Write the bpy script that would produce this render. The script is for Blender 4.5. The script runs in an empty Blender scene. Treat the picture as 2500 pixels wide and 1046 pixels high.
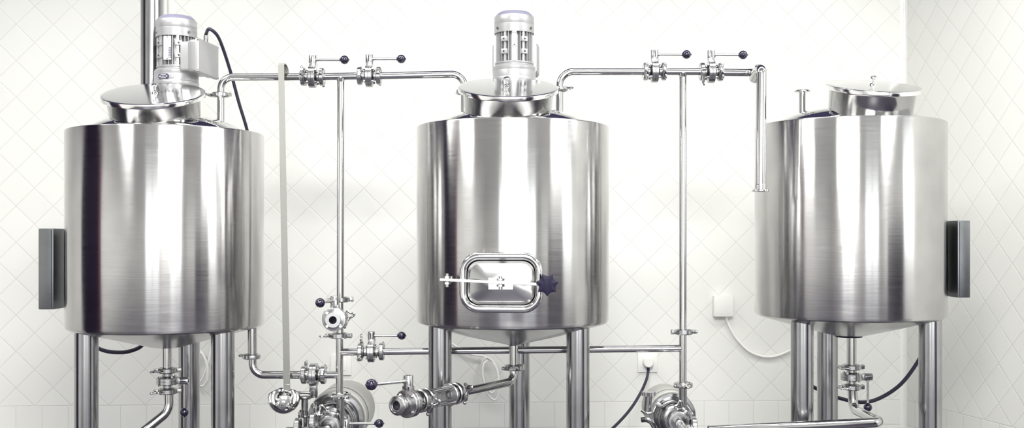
import bpy, bmesh, math, random
from mathutils import Vector, Matrix
random.seed(4)
PI = math.pi
F, CX, HY, HC = 2600.0, 1250.0, 580.0, 1.30
sc = bpy.context.scene
C = sc.collection

def P(px, py, d):
    return Vector(((px-CX)/F*d, d, HC+(HY-py)/F*d))

# ------------------------------------------------------------------ materials
def mat(name, col, rough=0.5, metal=0.0, **kw):
    m = bpy.data.materials.new(name); m.use_nodes = True
    b = m.node_tree.nodes['Principled BSDF']
    b.inputs['Base Color'].default_value = (*col, 1)
    b.inputs['Roughness'].default_value = rough
    b.inputs['Metallic'].default_value = metal
    for k, v in kw.items():
        b.inputs[k].default_value = v
    return m

def steel(name, col, rough, aniso=0.0, scale=(4, 4, 90), rvar=0.08, bump=0.0, axis='Z', cvar=0.0):
    m = mat(name, col, rough, 1.0)
    nt = m.node_tree; N = nt.nodes; L = nt.links; b = N['Principled BSDF']
    tc = N.new('ShaderNodeTexCoord'); mp = N.new('ShaderNodeMapping')
    mp.inputs['Scale'].default_value = scale
    L.new(tc.outputs['Object'], mp.inputs['Vector'])
    nz = N.new('ShaderNodeTexNoise'); nz.inputs['Scale'].default_value = 3.0; nz.inputs['Detail'].default_value = 5
    L.new(mp.outputs['Vector'], nz.inputs['Vector'])
    mr = N.new('ShaderNodeMapRange')
    mr.inputs['To Min'].default_value = rough-rvar; mr.inputs['To Max'].default_value = rough+rvar
    L.new(nz.outputs['Fac'], mr.inputs['Value']); L.new(mr.outputs['Result'], b.inputs['Roughness'])
    if aniso:
        b.inputs['Anisotropic'].default_value = aniso
        t = N.new('ShaderNodeTangent'); t.direction_type = 'RADIAL'; t.axis = axis; b.inputs['Anisotropic Rotation'].default_value = .25
        L.new(t.outputs['Tangent'], b.inputs['Tangent'])
    if cvar:
        n2 = N.new('ShaderNodeTexNoise'); n2.inputs['Scale'].default_value = 9; n2.inputs['Detail'].default_value = 6
        L.new(tc.outputs['Object'], n2.inputs['Vector'])
        r2 = N.new('ShaderNodeMapRange'); r2.inputs['From Min'].default_value = .3; r2.inputs['From Max'].default_value = .7
        r2.inputs['To Min'].default_value = 1-cvar; r2.inputs['To Max'].default_value = 1
        L.new(n2.outputs['Fac'], r2.inputs['Value'])
        mx = N.new('ShaderNodeVectorMath'); mx.operation = 'SCALE'; mx.inputs[0].default_value = col
        L.new(r2.outputs['Result'], mx.inputs['Scale']); L.new(mx.outputs['Vector'], b.inputs['Base Color'])
    if bump:
        bp = N.new('ShaderNodeBump'); bp.inputs['Strength'].default_value = bump; bp.inputs['Distance'].default_value = .0015
        L.new(nz.outputs['Fac'], bp.inputs['Height']); L.new(bp.outputs['Normal'], b.inputs['Normal'])
    return m

M = {}
M['shell'] = steel('brushed_shell_steel', (.55, .545, .54), .195, aniso=1.0, scale=(3, 3, 70), rvar=.05, bump=.07, cvar=.14)
M['leg'] = steel('leg_steel', (.42, .42, .435), .20, scale=(40, 40, 1.2), rvar=.08, bump=.05, cvar=.22)
M['pol'] = steel('polished_steel', (.60, .60, .60), .085, scale=(6, 6, 6), rvar=.03)
M['mirror'] = steel('mirror_steel', (.74, .74, .73), .05, scale=(5, 5, 5), rvar=.02)
M['pipe'] = steel('pipe_steel', (.56, .56, .56), .12, scale=(30, 30, 30), rvar=.03)
M['cast'] = steel('machined_steel', (.47, .47, .475), .25, scale=(60, 60, 60), rvar=.06)
M['neck'] = steel('neck_steel', (.44, .44, .44), .13, scale=(14, 14, 14), rvar=.07, cvar=.15)
M['lid'] = steel('lid_steel', (.84, .84, .84), .12, scale=(8, 8, 8), rvar=.03)
M['cone'] = steel('cone_steel', (.55, .55, .55), .22, scale=(9, 9, 9), rvar=.06, cvar=.12)
M['doorsteel'] = steel('hatch_steel', (.56, .56, .56), .24, scale=(9, 9, 9), rvar=.05, cvar=.1)
M['box'] = steel('box_steel', (.24, .25, .26), .34, scale=(2, 2, 60), rvar=.06, cvar=.2)
M['pump'] = steel('pump_steel', (.34, .34, .35), .20, scale=(20, 20, 20), rvar=.06, cvar=.15)
M['strip'] = steel('ladle_steel', (.33, .33, .31), .42, scale=(40, 40, 3), rvar=.05)
M['motor'] = mat('motor_paint', (.43, .43, .44), .34, .45)
M['motordark'] = mat('motor_cap_grey', (.20, .20, .27), .5)
M['motorbeige'] = mat('pump_motor_paint', (.52, .52, .49), .35)
M['black'] = mat('black_plastic', (.010, .008, .028), .12, 0, **{'Coat Weight': .5})
M['blackmatt'] = mat('matt_black_plastic', (.010, .008, .030), .55, 0, **{'Specular IOR Level': .25})
M['rubber'] = mat('dark_rubber', (.022, .02, .045), .45)
M['white'] = mat('white_plastic', (.84, .84, .81), .35)
M['whitecable'] = mat('white_cable', (.88, .88, .86), .4)
M['hole'] = mat('dark_opening', (.02, .018, .035), .6)
M['plate'] = mat('name_plate', (.70, .70, .70), .4, .5)
M['ink'] = mat('plate_ink', (.06, .055, .12), .5)
M['glass'] = mat('sight_glass', (.96, .98, .98), .03, 0, **{'Transmission Weight': 1.0, 'IOR': 1.45})
M['ceil'] = mat('ceiling_paint', (.80, .80, .78), .7)
M['reflpanel'] = mat('added_indigo_panel', (.07, .06, .17), .6)  # for the added ceiling panel mirrored as indigo in the steel
M['plaster'] = mat('white_plaster', (.82, .82, .80), .6)
M['floor'] = mat('grey_floor_resin', (.050, .045, .065), .35)
M['doordark'] = mat('dark_door', (.014, .008, .024), .6, 0, **{'Specular IOR Level': .12})
M['doorred'] = mat('dark_red_door_frame', (.12, .03, .05), .5)
M['frame'] = mat('window_frame', (.30, .30, .32), .5)
M['trim'] = mat('glazed_trim', (.86, .86, .83), .12)
def emis(name, col, s):
    m = mat(name, (0, 0, 0)); b = m.node_tree.nodes['Principled BSDF']
    b.inputs['Emission Color'].default_value = (*col, 1); b.inputs['Emission Strength'].default_value = s
    return m
M['lamp'] = emis('lamp_diffuser', (1, .99, .96), 3.0)

def tile_mat(name, zb, pitch, phase):
    m = bpy.data.materials.new(name); m.use_nodes = True
    nt = m.node_tree; N = nt.nodes; L = nt.links; b = N['Principled BSDF']
    def mth(op, a, bb=None, c=None):
        n = N.new('ShaderNodeMath'); n.operation = op
        for i, v in enumerate((a, bb, c)):
            if v is None: continue
            if isinstance(v, (int, float)): n.inputs[i].default_value = v
            else: L.new(v, n.inputs[i])
        return n.outputs[0]
    tc = N.new('ShaderNodeTexCoord'); sp = N.new('ShaderNodeSeparateXYZ'); L.new(tc.outputs['Object'], sp.inputs[0])
    X = sp.outputs['X']; Z = mth('SUBTRACT', sp.outputs['Z'], zb)
    k = 1/(math.sqrt(2)*pitch)
    a1 = mth('MULTIPLY', mth('ADD', X, Z), k); b1 = mth('MULTIPLY', mth('SUBTRACT', X, Z), k)
    a2 = mth('MULTIPLY', mth('SUBTRACT', X, phase), 1/pitch); b2 = mth('MULTIPLY', Z, 1/pitch)
    low = mth('LESS_THAN', Z, 0.0)
    def mix(u, v):  # v where low
        return mth('ADD', mth('MULTIPLY', u, mth('SUBTRACT', 1.0, low)), mth('MULTIPLY', v, low))
    a = mix(a1, a2); c = mix(b1, b2)
    d = mth('MINIMUM', mth('PINGPONG', a, .5), mth('PINGPONG', c, .5))
    d = mth('MULTIPLY', d, pitch)
    d = mth('MINIMUM', d, mth('ABSOLUTE', Z))
    mr = N.new('ShaderNodeMapRange'); mr.interpolation_type = 'SMOOTHSTEP'
    mr.inputs['From Min'].default_value = .0006; mr.inputs['From Max'].default_value = .0032
    L.new(d, mr.inputs['Value'])
    gr = N.new('ShaderNodeMapRange'); gr.inputs['From Min'].default_value = .0008; gr.inputs['From Max'].default_value = .0016
    L.new(d, gr.inputs['Value'])
    cb = N.new('ShaderNodeCombineXYZ'); L.new(mth('FLOOR', a), cb.inputs[0]); L.new(mth('FLOOR', c), cb.inputs[1])
    wn = N.new('ShaderNodeTexWhiteNoise'); wn.noise_dimensions = '3D'; L.new(cb.outputs[0], wn.inputs['Vector'])
    tint = N.new('ShaderNodeMapRange'); tint.inputs['To Min'].default_value = .975; tint.inputs['To Max'].default_value = 1.0
    L.new(wn.outputs['Value'], tint.inputs['Value'])
    sc_ = N.new('ShaderNodeVectorMath'); sc_.operation = 'SCALE'; sc_.inputs[0].default_value = (.81, .815, .785)
    L.new(tint.outputs[0], sc_.inputs['Scale'])
    mx = N.new('ShaderNodeMix'); mx.data_type = 'RGBA'
    mx.inputs['A'].default_value = (.68, .68, .65, 1)
    L.new(gr.outputs[0], mx.inputs['Factor']); L.new(sc_.outputs[0], mx.inputs['B'])
    L.new(mx.outputs['Result'], b.inputs['Base Color'])
    # a slow waviness in the glaze and a slight tilt of every tile
    nz = N.new('ShaderNodeTexNoise'); nz.inputs['Scale'].default_value = 14; L.new(tc.outputs['Object'], nz.inputs['Vector'])
    h = mth('ADD', mr.outputs[0], mth('MULTIPLY', nz.outputs['Fac'], .25))
    bp = N.new('ShaderNodeBump'); bp.inputs['Strength'].default_value = .30; bp.inputs['Distance'].default_value = .0022
    L.new(h, bp.inputs['Height']); L.new(bp.outputs['Normal'], b.inputs['Normal'])
    b.inputs['Roughness'].default_value = .22
    b.inputs['Specular IOR Level'].default_value = .25
    return m

# ------------------------------------------------------------------ mesh helpers
class MB:
    def __init__(s): s.bm = bmesh.new()
    def ringface(s, a, b):
        n = len(a)
        for i in range(n):
            try: s.bm.faces.new((a[i], a[(i+1) % n], b[(i+1) % n], b[i]))
            except ValueError: pass
    def lathe(s, prof, mtx=Matrix(), seg=48):
        """prof: [(r,z)] turned about local Z"""
        rings = []
        for r, z in prof:
            if r < 1e-6: rings.append([s.bm.verts.new(mtx @ Vector((0, 0, z)))])
            else: rings.append([s.bm.verts.new(mtx @ Vector((r*math.cos(2*PI*i/seg), r*math.sin(2*PI*i/seg), z))) for i in range(seg)])
        for a, b in zip(rings, rings[1:]):
            if len(a) == 1 and len(b) == 1: continue
            if len(a) == 1:
                for i in range(seg): s.bm.faces.new((a[0], b[(i+1) % seg], b[i]))
            elif len(b) == 1:
                for i in range(seg): s.bm.faces.new((a[i], a[(i+1) % seg], b[0]))
            else: s.ringface(a, b)
        return s
    def cyl(s, p0, p1, r0, r1=None, seg=24, ch=0.0):
        p0 = Vector(p0); p1 = Vector(p1); r1 = r0 if r1 is None else r1
        d = p1-p0; L = d.length; m = Matrix.Translation(p0) @ d.to_track_quat('Z', 'Y').to_matrix().to_4x4()
        if ch: pr = [(0, 0), (r0-ch, 0), (r0, ch), (r1, L-ch), (r1-ch, L), (0, L)]
        else: pr = [(0, 0), (r0, 0), (r1, L), (0, L)]
        return s.lathe(pr, m, seg)
    def ball(s, c, r, seg=24, rings=14, sq=1.0):
        pr = [(r*math.sin(PI*i/rings), -r*sq*math.cos(PI*i/rings)) for i in range(rings+1)]
        pr[0] = (0, -r*sq); pr[-1] = (0, r*sq)
        return s.lathe(pr, Matrix.Translation(Vector(c)), seg)
    def box(s, c, size, rot=Matrix(), bev=0.0):
        b2 = bmesh.new(); bmesh.ops.create_cube(b2, size=1.0)
        for v in b2.verts: v.co = Vector((v.co.x*size[0], v.co.y*size[1], v.co.z*size[2]))
        if bev: bmesh.ops.bevel(b2, geom=list(b2.edges), offset=bev, segments=2, affect='EDGES', profile=.6)
        m = Matrix.Translation(Vector(c)) @ rot.to_4x4()
        s.merge(b2, m); return s
    def merge(s, b2, m):
        mp = {}
        for v in b2.verts: mp[v] = s.bm.verts.new(m @ v.co)
        for f in b2.faces:
            try: s.bm.faces.new([mp[v] for v in f.verts])
            except ValueError: pass
        b2.free()
    def prism(s, pts, t, m=Matrix()):
        """outline in local XY extruded along Z from 0 to t"""
        a = [s.bm.verts.new(m @ Vector((x, y, 0))) for x, y in pts]
        b = [s.bm.verts.new(m @ Vector((x, y, t))) for x, y in pts]
        s.bm.faces.new(list(reversed(a))); s.bm.faces.new(b); s.ringface(a, b); return s
    def loft(s, loops, cap=True):
        rr = [[s.bm.verts.new(Vector(p)) for p in lp] for lp in loops]
        for a, b in zip(rr, rr[1:]): s.ringface(a, b)
        if cap: s.bm.faces.new(list(reversed(rr[0]))); s.bm.faces.new(rr[-1])
        return s
    def tube(s, pts, r, seg=20, closed=False, cap=True, sx=1.0, hollow=0.0):
        pts = [Vector(p) for p in pts]; n = len(pts)
        tang = []
        for i in range(n):
            if closed: t = pts[(i+1) % n]-pts[i-1]
            else: t = pts[min(i+1, n-1)]-pts[max(i-1, 0)]
            tang.append(t.normalized())
        up = Vector((0, 0, 1)) if abs(tang[0].z) < .9 else Vector((0, 1, 0))
        u = tang[0].cross(up).normalized(); rings = []
        for i in range(n):
            if i: 
                q = tang[i-1].rotation_difference(tang[i]); u = q @ u
            u = (u-tang[i]*u.dot(tang[i])).normalized(); w = tang[i].cross(u)
            rings.append([s.bm.verts.new(pts[i]+(u*math.cos(2*PI*k/seg)*sx+w*math.sin(2*PI*k/seg))*r) for k in range(seg)])
        for a, b in zip(rings, rings[1:]): s.ringface(a, b)
        if closed: s.ringface(rings[-1], rings[0])
        elif cap:
            s.bm.faces.new(list(reversed(rings[0]))); s.bm.faces.new(rings[-1])
        return s

def fillet(pts, r, n=10):
    pts = [Vector(p) for p in pts]; out = [pts[0]]
    rr = r if isinstance(r, (list, tuple)) else [r]*(len(pts)-2)
    for i in range(1, len(pts)-1):
        p = pts[i]; a = (pts[i-1]-p); b = (pts[i+1]-p); ang = a.angle(b)
        if ang > PI-.02: out.append(p); continue
        t = min(rr[i-1]/math.tan(ang/2), a.length*.95, b.length*.95); R = t*math.tan(ang/2)
        a.normalize(); b.normalize(); bis = (a+b).normalized(); c = p+bis*(R/math.sin(ang/2))
        s0 = p+a*t-c; s1 = p+b*t-c; tot = s0.angle(s1); ax = s0.cross(s1).normalized()
        for k in range(n+1): out.append(c+Matrix.Rotation(tot*k/n, 3, ax) @ s0)
    out.append(pts[-1]); return out

def smooth_path(ctrl, n=10):
    c = [Vector(p) for p in ctrl]; c = [c[0]*2-c[1]]+c+[c[-1]*2-c[-2]]; out = []
    for i in range(1, len(c)-2):
        p0, p1, p2, p3 = c[i-1:i+3]
        for k in range(n):
            t = k/n
            out.append(.5*((2*p1)+(p2-p0)*t+(2*p0-5*p1+4*p2-p3)*t*t+(3*p1-p0-3*p2+p3)*t**3))
    out.append(c[-2]); return out

def finish(mb, name, m, origin=None, ang=35):
    bm = mb.bm
    bmesh.ops.remove_doubles(bm, verts=bm.verts, dist=1e-6)
    bmesh.ops.recalc_face_normals(bm, faces=bm.faces)
    if origin is not None: bmesh.ops.translate(bm, verts=bm.verts, vec=-Vector(origin))
    me = bpy.data.meshes.new(name); bm.to_mesh(me); bm.free()
    me.materials.append(m)
    me.shade_smooth(); me.set_sharp_from_angle(angle=math.radians(ang))
    return me

def root_loc(o):
    v = Vector((0, 0, 0))
    while o is not None: v = v+o.location; o = o.parent
    return v

def part(name, mb, m, parent, ang=35):
    """mb in world coordinates (or the proto's local frame): becomes a child of parent"""
    o = bpy.data.objects.new(name, finish(mb, name, m, root_loc(parent), ang)); C.objects.link(o); o.parent = parent
    return o

def thing(name, label, cat, loc=(0, 0, 0), group=None):
    o = bpy.data.objects.new(name, None); o.empty_display_size = .05; C.objects.link(o)
    o.location = Vector(loc); o['label'] = label; o['category'] = cat
    if group: o['group'] = group
    return o

def single(name, mb, m, label, cat, loc=(0, 0, 0), group=None, ang=35):
    o = bpy.data.objects.new(name, finish(mb, name, m, loc, ang)); C.objects.link(o); o.location = Vector(loc)
    o['label'] = label; o['category'] = cat
    if group: o['group'] = group
    return o

def struct(name, mb, m, loc=(0, 0, 0)):
    o = bpy.data.objects.new(name, finish(mb, name, m, loc)); C.objects.link(o); o.location = Vector(loc); o['kind'] = 'structure'
    return o

def dup(root, mtx, label, group=None):
    r = root.copy(); C.objects.link(r); r.matrix_world = mtx; r['label'] = label
    if group: r['group'] = group
    for ch in list(root.children):
        c = ch.copy(); C.objects.link(c); c.parent = r
        for g in list(ch.children):
            d = g.copy(); C.objects.link(d); d.parent = c
    return r

def frame(loc, x, z):
    """matrix with local X along x and local Z near z"""
    x = Vector(x).normalized(); z = Vector(z); z = (z-x*z.dot(x)).normalized(); y = z.cross(x)
    return Matrix(((x.x, y.x, z.x, loc[0]), (x.y, y.y, z.y, loc[1]), (x.z, y.z, z.z, loc[2]), (0, 0, 0, 1)))
XA = Matrix.Rotation(PI/2, 4, 'Y')     # turns lathe's Z axis onto X

# ------------------------------------------------------------------ the room
WA = Vector((1.610, 4.366)); WS = .0466; RS = .233
ZB = HC-.6666; PITCH = .1015
wb_ang = math.atan(WS)
def wall_y(x): return WA.y+(x-WA.x)*WS
def W(px, py, off=0.0):
    k = (px-CX)/F; y = (WA.y-WA.x*WS)/(1-WS*k); y -= off
    return P(px, py, y)

def wall_plane(name, m, origin, ang, x0, x1, z1=3.0, th=.12, side=1):
    mb = MB(); mb.box(((x0+x1)/2, side*th/2, z1/2), (x1-x0, th, z1))
    me = finish(mb, name, m); o = bpy.data.objects.new(name, me); C.objects.link(o)
    o.location = origin; o.rotation_euler = (0, 0, ang); o['kind'] = 'structure'; return o
V0 = W(1497, 985); V0.z = 0
tb = tile_mat('white_tiles_diamond', ZB, PITCH, .66*PITCH)
wall_plane('wall_back', tb, (V0.x, V0.y, 0), wb_ang, -4.6, (WA.x-V0.x)*1.001+.05, side=1)
ra = math.atan2(1, -RS)            # direction from camera side towards the corner
tr = tile_mat('white_tiles_diamond_side', ZB, PITCH, .35*PITCH)
O2 = P(2471, 1043.5, 3.739)
Lc = (Vector((O2.x, O2.y))-WA).length
wall_plane('wall_right', tr, (O2.x, O2.y, 0), math.atan2(-1, RS), -Lc-.03, .95, side=1)
# corner cove trim
cd1 = Vector((-1, -WS)).normalized(); cd2 = Vector((RS, -1)).normalized(); rr = .019
ptsc = [WA+cd1*rr]+[WA+cd1*rr*(1-math.sin(t*PI/2/8))+cd2*rr*(1-math.cos(t*PI/2/8)) for t in range(1, 8)]+[WA+cd2*rr, WA]
mb = MB()
z = 0.0
while z < 2.95:
    mb.prism([(p.x, p.y) for p in ptsc], .1010, Matrix.Translation((0, 0, z+.0008))); z += .1015
struct('trim_1', mb, M['trim'])

# shell of the room behind the camera: left wall with a dark doorway, rear wall with windows
mb = MB()
RX0, RX1, RY0, RY1, H = -3.4, 3.3, -2.3, 4.5, 3.0
mb.box((0, 1.1, -.05), (9, 8.6, .1)); struct('floor', mb, M['floor'])
mb = MB(); mb.box((0, 1.1, H+.05), (9, 8.6, .1)); struct('ceiling', mb, M['ceil'])
mb = MB(); mb.box((0, 3.55, 2.93), (6.8, 2.2, .14)); struct('added_reflection_panel', mb, M['reflpanel'])  # unseen panel added to put dark indigo reflections on pipe and valve tops
def holed_wall(name, x_axis, fixed, a0, a1, holes, m=M['plaster'], th=.12):
    """holes: (u0,u1,z0,z1) cut from a wall running from a0 to a1"""
    mb = MB(); us = sorted(set([a0, a1]+[h[0] for h in holes]+[h[1] for h in holes]))
    def put(u0, u1, z0, z1):
        if z1-z0 < 1e-4: return
        if x_axis: mb.box(((u0+u1)/2, fixed, (z0+z1)/2), (u1-u0, th, z1-z0))
        else: mb.box((fixed, (u0+u1)/2, (z0+z1)/2), (th, u1-u0, z1-z0))
    for u0, u1 in zip(us, us[1:]):
        hs = [h for h in holes if h[0] <= u0+1e-6 and h[1] >= u1-1e-6]
        if not hs: put(u0, u1, 0, H)
        else: put(u0, u1, 0, hs[0][2]); put(u0, u1, hs[0][3], H)
    return struct(name, mb, m)
BW = (-1.6, -.05, .5, 2.8); BW2 = (1.15, 2.8, .5, 2.8)
holed_wall('wall_rear', True, RY0-.06, RX0-.1, RX1+.1, [BW, BW2])
RW = (1.1, 2.1, 1.15, 2.85)
holed_wall('wall_east', False, RX1+.06, RY0-.1, 3.1, [RW])
holed_wall('wall_west', False, RX0-.06, RY0-.1, RY1, [])
mb = MB(); mb.box((2.75, 3.16, H/2), (1.4, .12, H)); struct('wall_return', mb, M['plaster'])
mb = MB(); mb.box((RX0+.03, 2.53, 1.46), (.06, 1.14, 2.92), bev=.004); struct('door_1', mb, M['doordark'])
mb = MB(); mb.box((RX0+.035, 1.87, 1.46), (.07, .18, 2.92), bev=.004); struct('trim_2', mb, M['doorred'])
t = thing('cupboard', 'tall dark cupboard by the right wall behind the camera', 'cupboard', (3.0, .65, 0))
mb = MB(); mb.box((3.04, .60, .80), (.50, 1.30, 1.50), bev=.01); part('carcass', mb, M['doordark'], t)
for k in (-1, 1):
    mb = MB(); mb.box((2.78, .60+k*.325, .80), (.02, .63, 1.44), bev=.004); d_ = part('door', mb, M['doordark'], t)
    mb = MB(); mb.box((2.765, .60+k*.05, .90), (.02, .015, .15), bev=.004); part('handle', mb, M['cast'], d_)
mb = MB(); mb.box((3.04, .60, .025), (.44, 1.24, .05)); part('plinth', mb, M['blackmatt'], t)
def window(name, x_axis, fixed, h, nm):
    mb = MB(); u0, u1, z0, z1 = h; t = .045
    def b(u, z, w, hh):
        if x_axis: mb.box((u, fixed, z), (w, .06, hh))
        else: mb.box((fixed, u, z), (.06, w, hh))
    b(u0+t/2, (z0+z1)/2, t, z1-z0); b(u1-t/2, (z0+z1)/2, t, z1-z0)
    b((u0+u1)/2, z0+t/2, u1-u0, t); b((u0+u1)/2, z1-t/2, u1-u0, t)
    for k in range(1, nm): b(u0+(u1-u0)*k/nm, (z0+z1)/2, t, z1-z0)
    struct(name, mb, M['frame'])
window('window_1', True, RY0-.06, BW, 2)
window('window_2', False, RX1+.06, RW, 1)
window('window_3', True, RY0-.06, BW2, 2)

def ceiling_lamp(x, y, w, l, power, label, z=H):
    t = thing('ceiling_lamp', label, 'lamp', (x, y, z), 'ceiling lamps of the brewing room')
    mb = MB(); mb.box((x, y, z-.03), (w+.04, l+.04, .06), bev=.004); part('housing', mb, M['white'], t)
    mb = MB(); mb.box((x, y, z-.064), (w, l, .012)); part('diffuser', mb, M['lamp'], t)
    ld = bpy.data.lights.new('lamp_light', 'AREA'); ld.shape = 'RECTANGLE'; ld.size = w; ld.size_y = l; ld.energy = power
    ld.color = (1, .985, .95)
    lo = bpy.data.objects.new('lamp_light', ld); C.objects.link(lo); lo.parent = t; lo.location = (0, 0, -.075)
    return t
ceiling_lamp(-.1, 3.0, 4.4, .22, 27, 'long ceiling lamp over the middle tank', 2.86)
ceiling_lamp(.1, .3, 1.2, 1.2, 165, 'square ceiling lamp above the camera')
ceiling_lamp(-1.9, 2.2, .3, 1.2, 32, 'narrow ceiling lamp on the left side of the room')
ceiling_lamp(2.0, 2.0, .3, 1.2, 32, 'narrow ceiling lamp on the right side of the room')

w = bpy.data.worlds.new('sky'); sc.world = w; w.use_nodes = True
w.node_tree.nodes['Background'].inputs[0].default_value = (.97, 1, 1, 1)
w.node_tree.nodes['Background'].inputs[1].default_value = 3.3

# ------------------------------------------------------------------ tanks
def tank(name, label, X, D, zt, zb, R, legpx, lidc, lidd, lidr, tilt, roll, cone, mk, group='brewing tanks'):
    t = thing(name, label, 'tank', (X, D, 0), group)
    T = Matrix.Translation((X, D, 0))
    e = .006
    mb = MB(); mb.lathe([(R-.064, zt-.004), (R-.055, zt+.000), (R-e, zt), (R-.002, zt-.0015), (R, zt-.005), (R, zb+.012), (R-.003, zb+.004), (R-.010, zb)], T, 128)
    sh = part('shell', mb, M['shell'], t)
    mb = MB(); mb.lathe([(R, zt-.0185), (R+.0006, zt-.0195), (R+.0006, zt-.0205), (R, zt-.0215)], T, 128)
    # domed head
    mb = MB(); a = R-.062; pr = []
    for i in range(19):
        th = PI/2*i/18; pr.append((a*math.cos(th), zt-.006+.066*math.sin(th) if i else zt-.006))
    pr[-1] = (0, pr[-1][1])
    mb.lathe(pr, T, 96); part('domed_head', mb, M['mirror'], t)
    # conical bottom
    zc, rc, lip = cone
    mb = MB(); mb.lathe([(R-.010, zb), (R-.018, zb-.003), (R*.5, zb+(zc-zb)*.55), (rc, zc+.003), (rc*.7, zc), (0, zc)], T, 96)
    part('conical_bottom', mb, M['cone'], t)
    if lip:
        mb = MB(); mb.lathe([(0, zc-.001), (lip, zc+.002), (lip, zc+.0045), (0, zc+.004)], T, 48); part('base_plate', mb, M['blackmatt'], t)
    # legs
    for px, d in legpx:
        x = (px-CX)/F*d; rl = .0345
        mb = MB()
        rad = math.hypot(x-X, d-D); ztop = zb+.004 if rad > .0 else zb
        mb.lathe([(0, .02), (rl*1.5, .02), (rl*1.5, .028), (rl, .03), (rl, ztop), (0, ztop)], Matrix.Translation((x, d, 0)), 40)
        lg = part('leg', mb, M['leg'], t)
        mb = MB(); mb.lathe([(0, 0), (rl*1.3, 0), (rl*1.35, .006), (rl*1.2, .02), (0, .02)], Matrix.Translation((x, d, 0)), 24)
        part('foot', mb, M['blackmatt'], lg)
    # manway neck and lid, tilted towards the front
    c = P(lidc[0], lidc[1], lidd)
    T2 = Matrix.Translation(c) @ Matrix.Rotation(math.radians(roll), 4, 'Y') @ Matrix.Rotation(math.radians(tilt), 4, 'X')
    rn = lidr*.895
    mb = MB(); mb.lathe([(rn-.004, -.004), (rn+.003, -.004), (rn+.003, -.010), (rn, -.014), (rn-.004, -.085), (rn-.001, -.108), (rn+.008, -.118), (rn-.01, -.135)], T2, 96)
    part('manway_neck', mb, M['neck'], t)
    mb = MB(); mb.lathe([(0, .0065), (lidr*.35, .0062), (lidr*.7, .0052), (lidr*.93, .0043), (lidr-.0015, .0040), (lidr-.0004, .0034), (lidr, .0025), (lidr, -.0085), (lidr-.002, -.0095), (lidr-.006, -.0095), (lidr-.008, -.003), (0, -.002)], T2, 96)
    ld = part('lid', mb, M['lid'], t)
    mb = MB(); k = T2 @ Matrix.Translation((mk, 0, .006)) @ Matrix.Diagonal((.78, .78, .88, 1))
    mb.lathe([(0, 0), (.013, 0), (.014, .002), (.012, .005), (.005, .008), (.0038, .015), (.005, .020), (.012, .024), (.0135, .027), (.012, .031), (.005, .033), (0, .0335)], k, 24)
    part('lid_knob', mb, M['mirror'], ld)
    return t

# left, middle, right tank
XL, DL = -1.0737, 3.312; XM, DM = (1252-CX)/F*3.278, 3.278; XR, DR = 1.081, 3.418; R = .295
fd = lambda D: D-.118
bd = lambda D: D+.236
T1 = tank('brewing_tank', 'brushed steel tank on the left, with a grey control box on its left side', XL, DL, HC+.3236, HC-.279, R,
     [(211, fd(DL)), (544, fd(DL)), (462, bd(DL))], (375, 232), 3.19, .1505, 20, 1.3, (HC-.343, .05, 0), .006)
T2 = tank('brewing_tank', 'brushed steel middle tank with a small oval-cornered front hatch', XM, DM, HC+.3385, HC-.2616, R,
     [(1074.5, fd(DM)), (1411, fd(DM)), (1268, bd(DM))], (1240.5, 216), 3.15, .1485, 19, .6, (HC-.333, .02, 0), -.004)
T3 = tank('brewing_tank', 'brushed steel tank on the right, with a lid but no motor on top', XR, DR, HC+.3596, HC-.252, R,
     [(1958, fd(DR)), (2271, fd(DR)), (2020, bd(DR))], (2131, 213), 3.25, .1425, 15.5, 1.6, (HC-.322, .033, .042), .0)

# control boxes on the outer sides
def control_box(t, x0, x1, y0, y1, d, knob):
    a = P(x0, y0, d); b = P(x1, y1, d)
    mb = MB(); mb.box(((a.x+b.x)/2, d, (a.z+b.z)/2), (abs(b.x-a.x), .17, abs(a.z-b.z)), bev=.003)
    bx = part('control_box', mb, M['box'], t)
    if knob:
        k = P(knob[0], knob[1], d-.03)
        mb = MB(); mb.lathe([(0, 0), (.004, 0), (.004, .005), (.0115, .007), (.0125, .010), (.011, .014), (0, .016)],
                            Matrix.Translation((a.x, d-.03, k.z)) @ Matrix.Rotation(-PI/2, 4, 'Y'), 24)
        part('box_knob', mb, M['pol'], bx)
    mb = MB(); s = 1 if x0 > 1000 else -1
    xs = (b.x-.006 if s < 0 else a.x+.006)
    mb.box((xs, d-.0855, (a.z+b.z)/2), (.0015, .002, abs(a.z-b.z)*.97)); part('box_seam', mb, M['hole'], bx)
control_box(T1, 123, 159, 559, 752, 3.33, (117, 652))
control_box(T3, 2311, 2341, 540, 724, 3.40, None)

# hatch of the middle tank
def rrect(w, h, r, n=8):
    out = []
    for cx, cy, a0 in ((w/2-r, h/2-r, 0), (-w/2+r, h/2-r, PI/2), (-w/2+r, -h/2+r, PI), (w/2-r, -h/2+r, 1.5*PI)):
        for k in range(n+1):
            a = a0+PI/2*k/n; out.append((cx+r*math.cos(a), cy+r*math.sin(a)))
    return out
hd = 2.950; hc = P(1223, 691, hd)
ang = math.radians(-4)
HM = Matrix.Translation(hc) @ Matrix.Rotation(ang, 4, 'Z') @ Matrix.Rotation(PI/2, 4, 'X')   # local XY = face, +Z towards the camera
S_ = hd/F
w_, h_ = 187*S_, 129*S_
mb = MB(); mb.tube([HM @ Vector((x, y, 0)) for x, y in rrect(w_, h_, .045, 10)], .0108, 18, closed=True)
part('hatch_frame', mb, M['pol'], T2)
mb = MB(); lp = []
for k, zz in ((1.0, 0), (1.0, -.075)): lp.append([HM @ Vector((x*k, y*k, zz)) for x, y in rrect(w_+.012, h_+.012, .05, 10)])
mb.loft(lp, cap=False)
part('hatch_collar', mb, M['neck'], T2)
mb = MB(); lp = []
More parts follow.
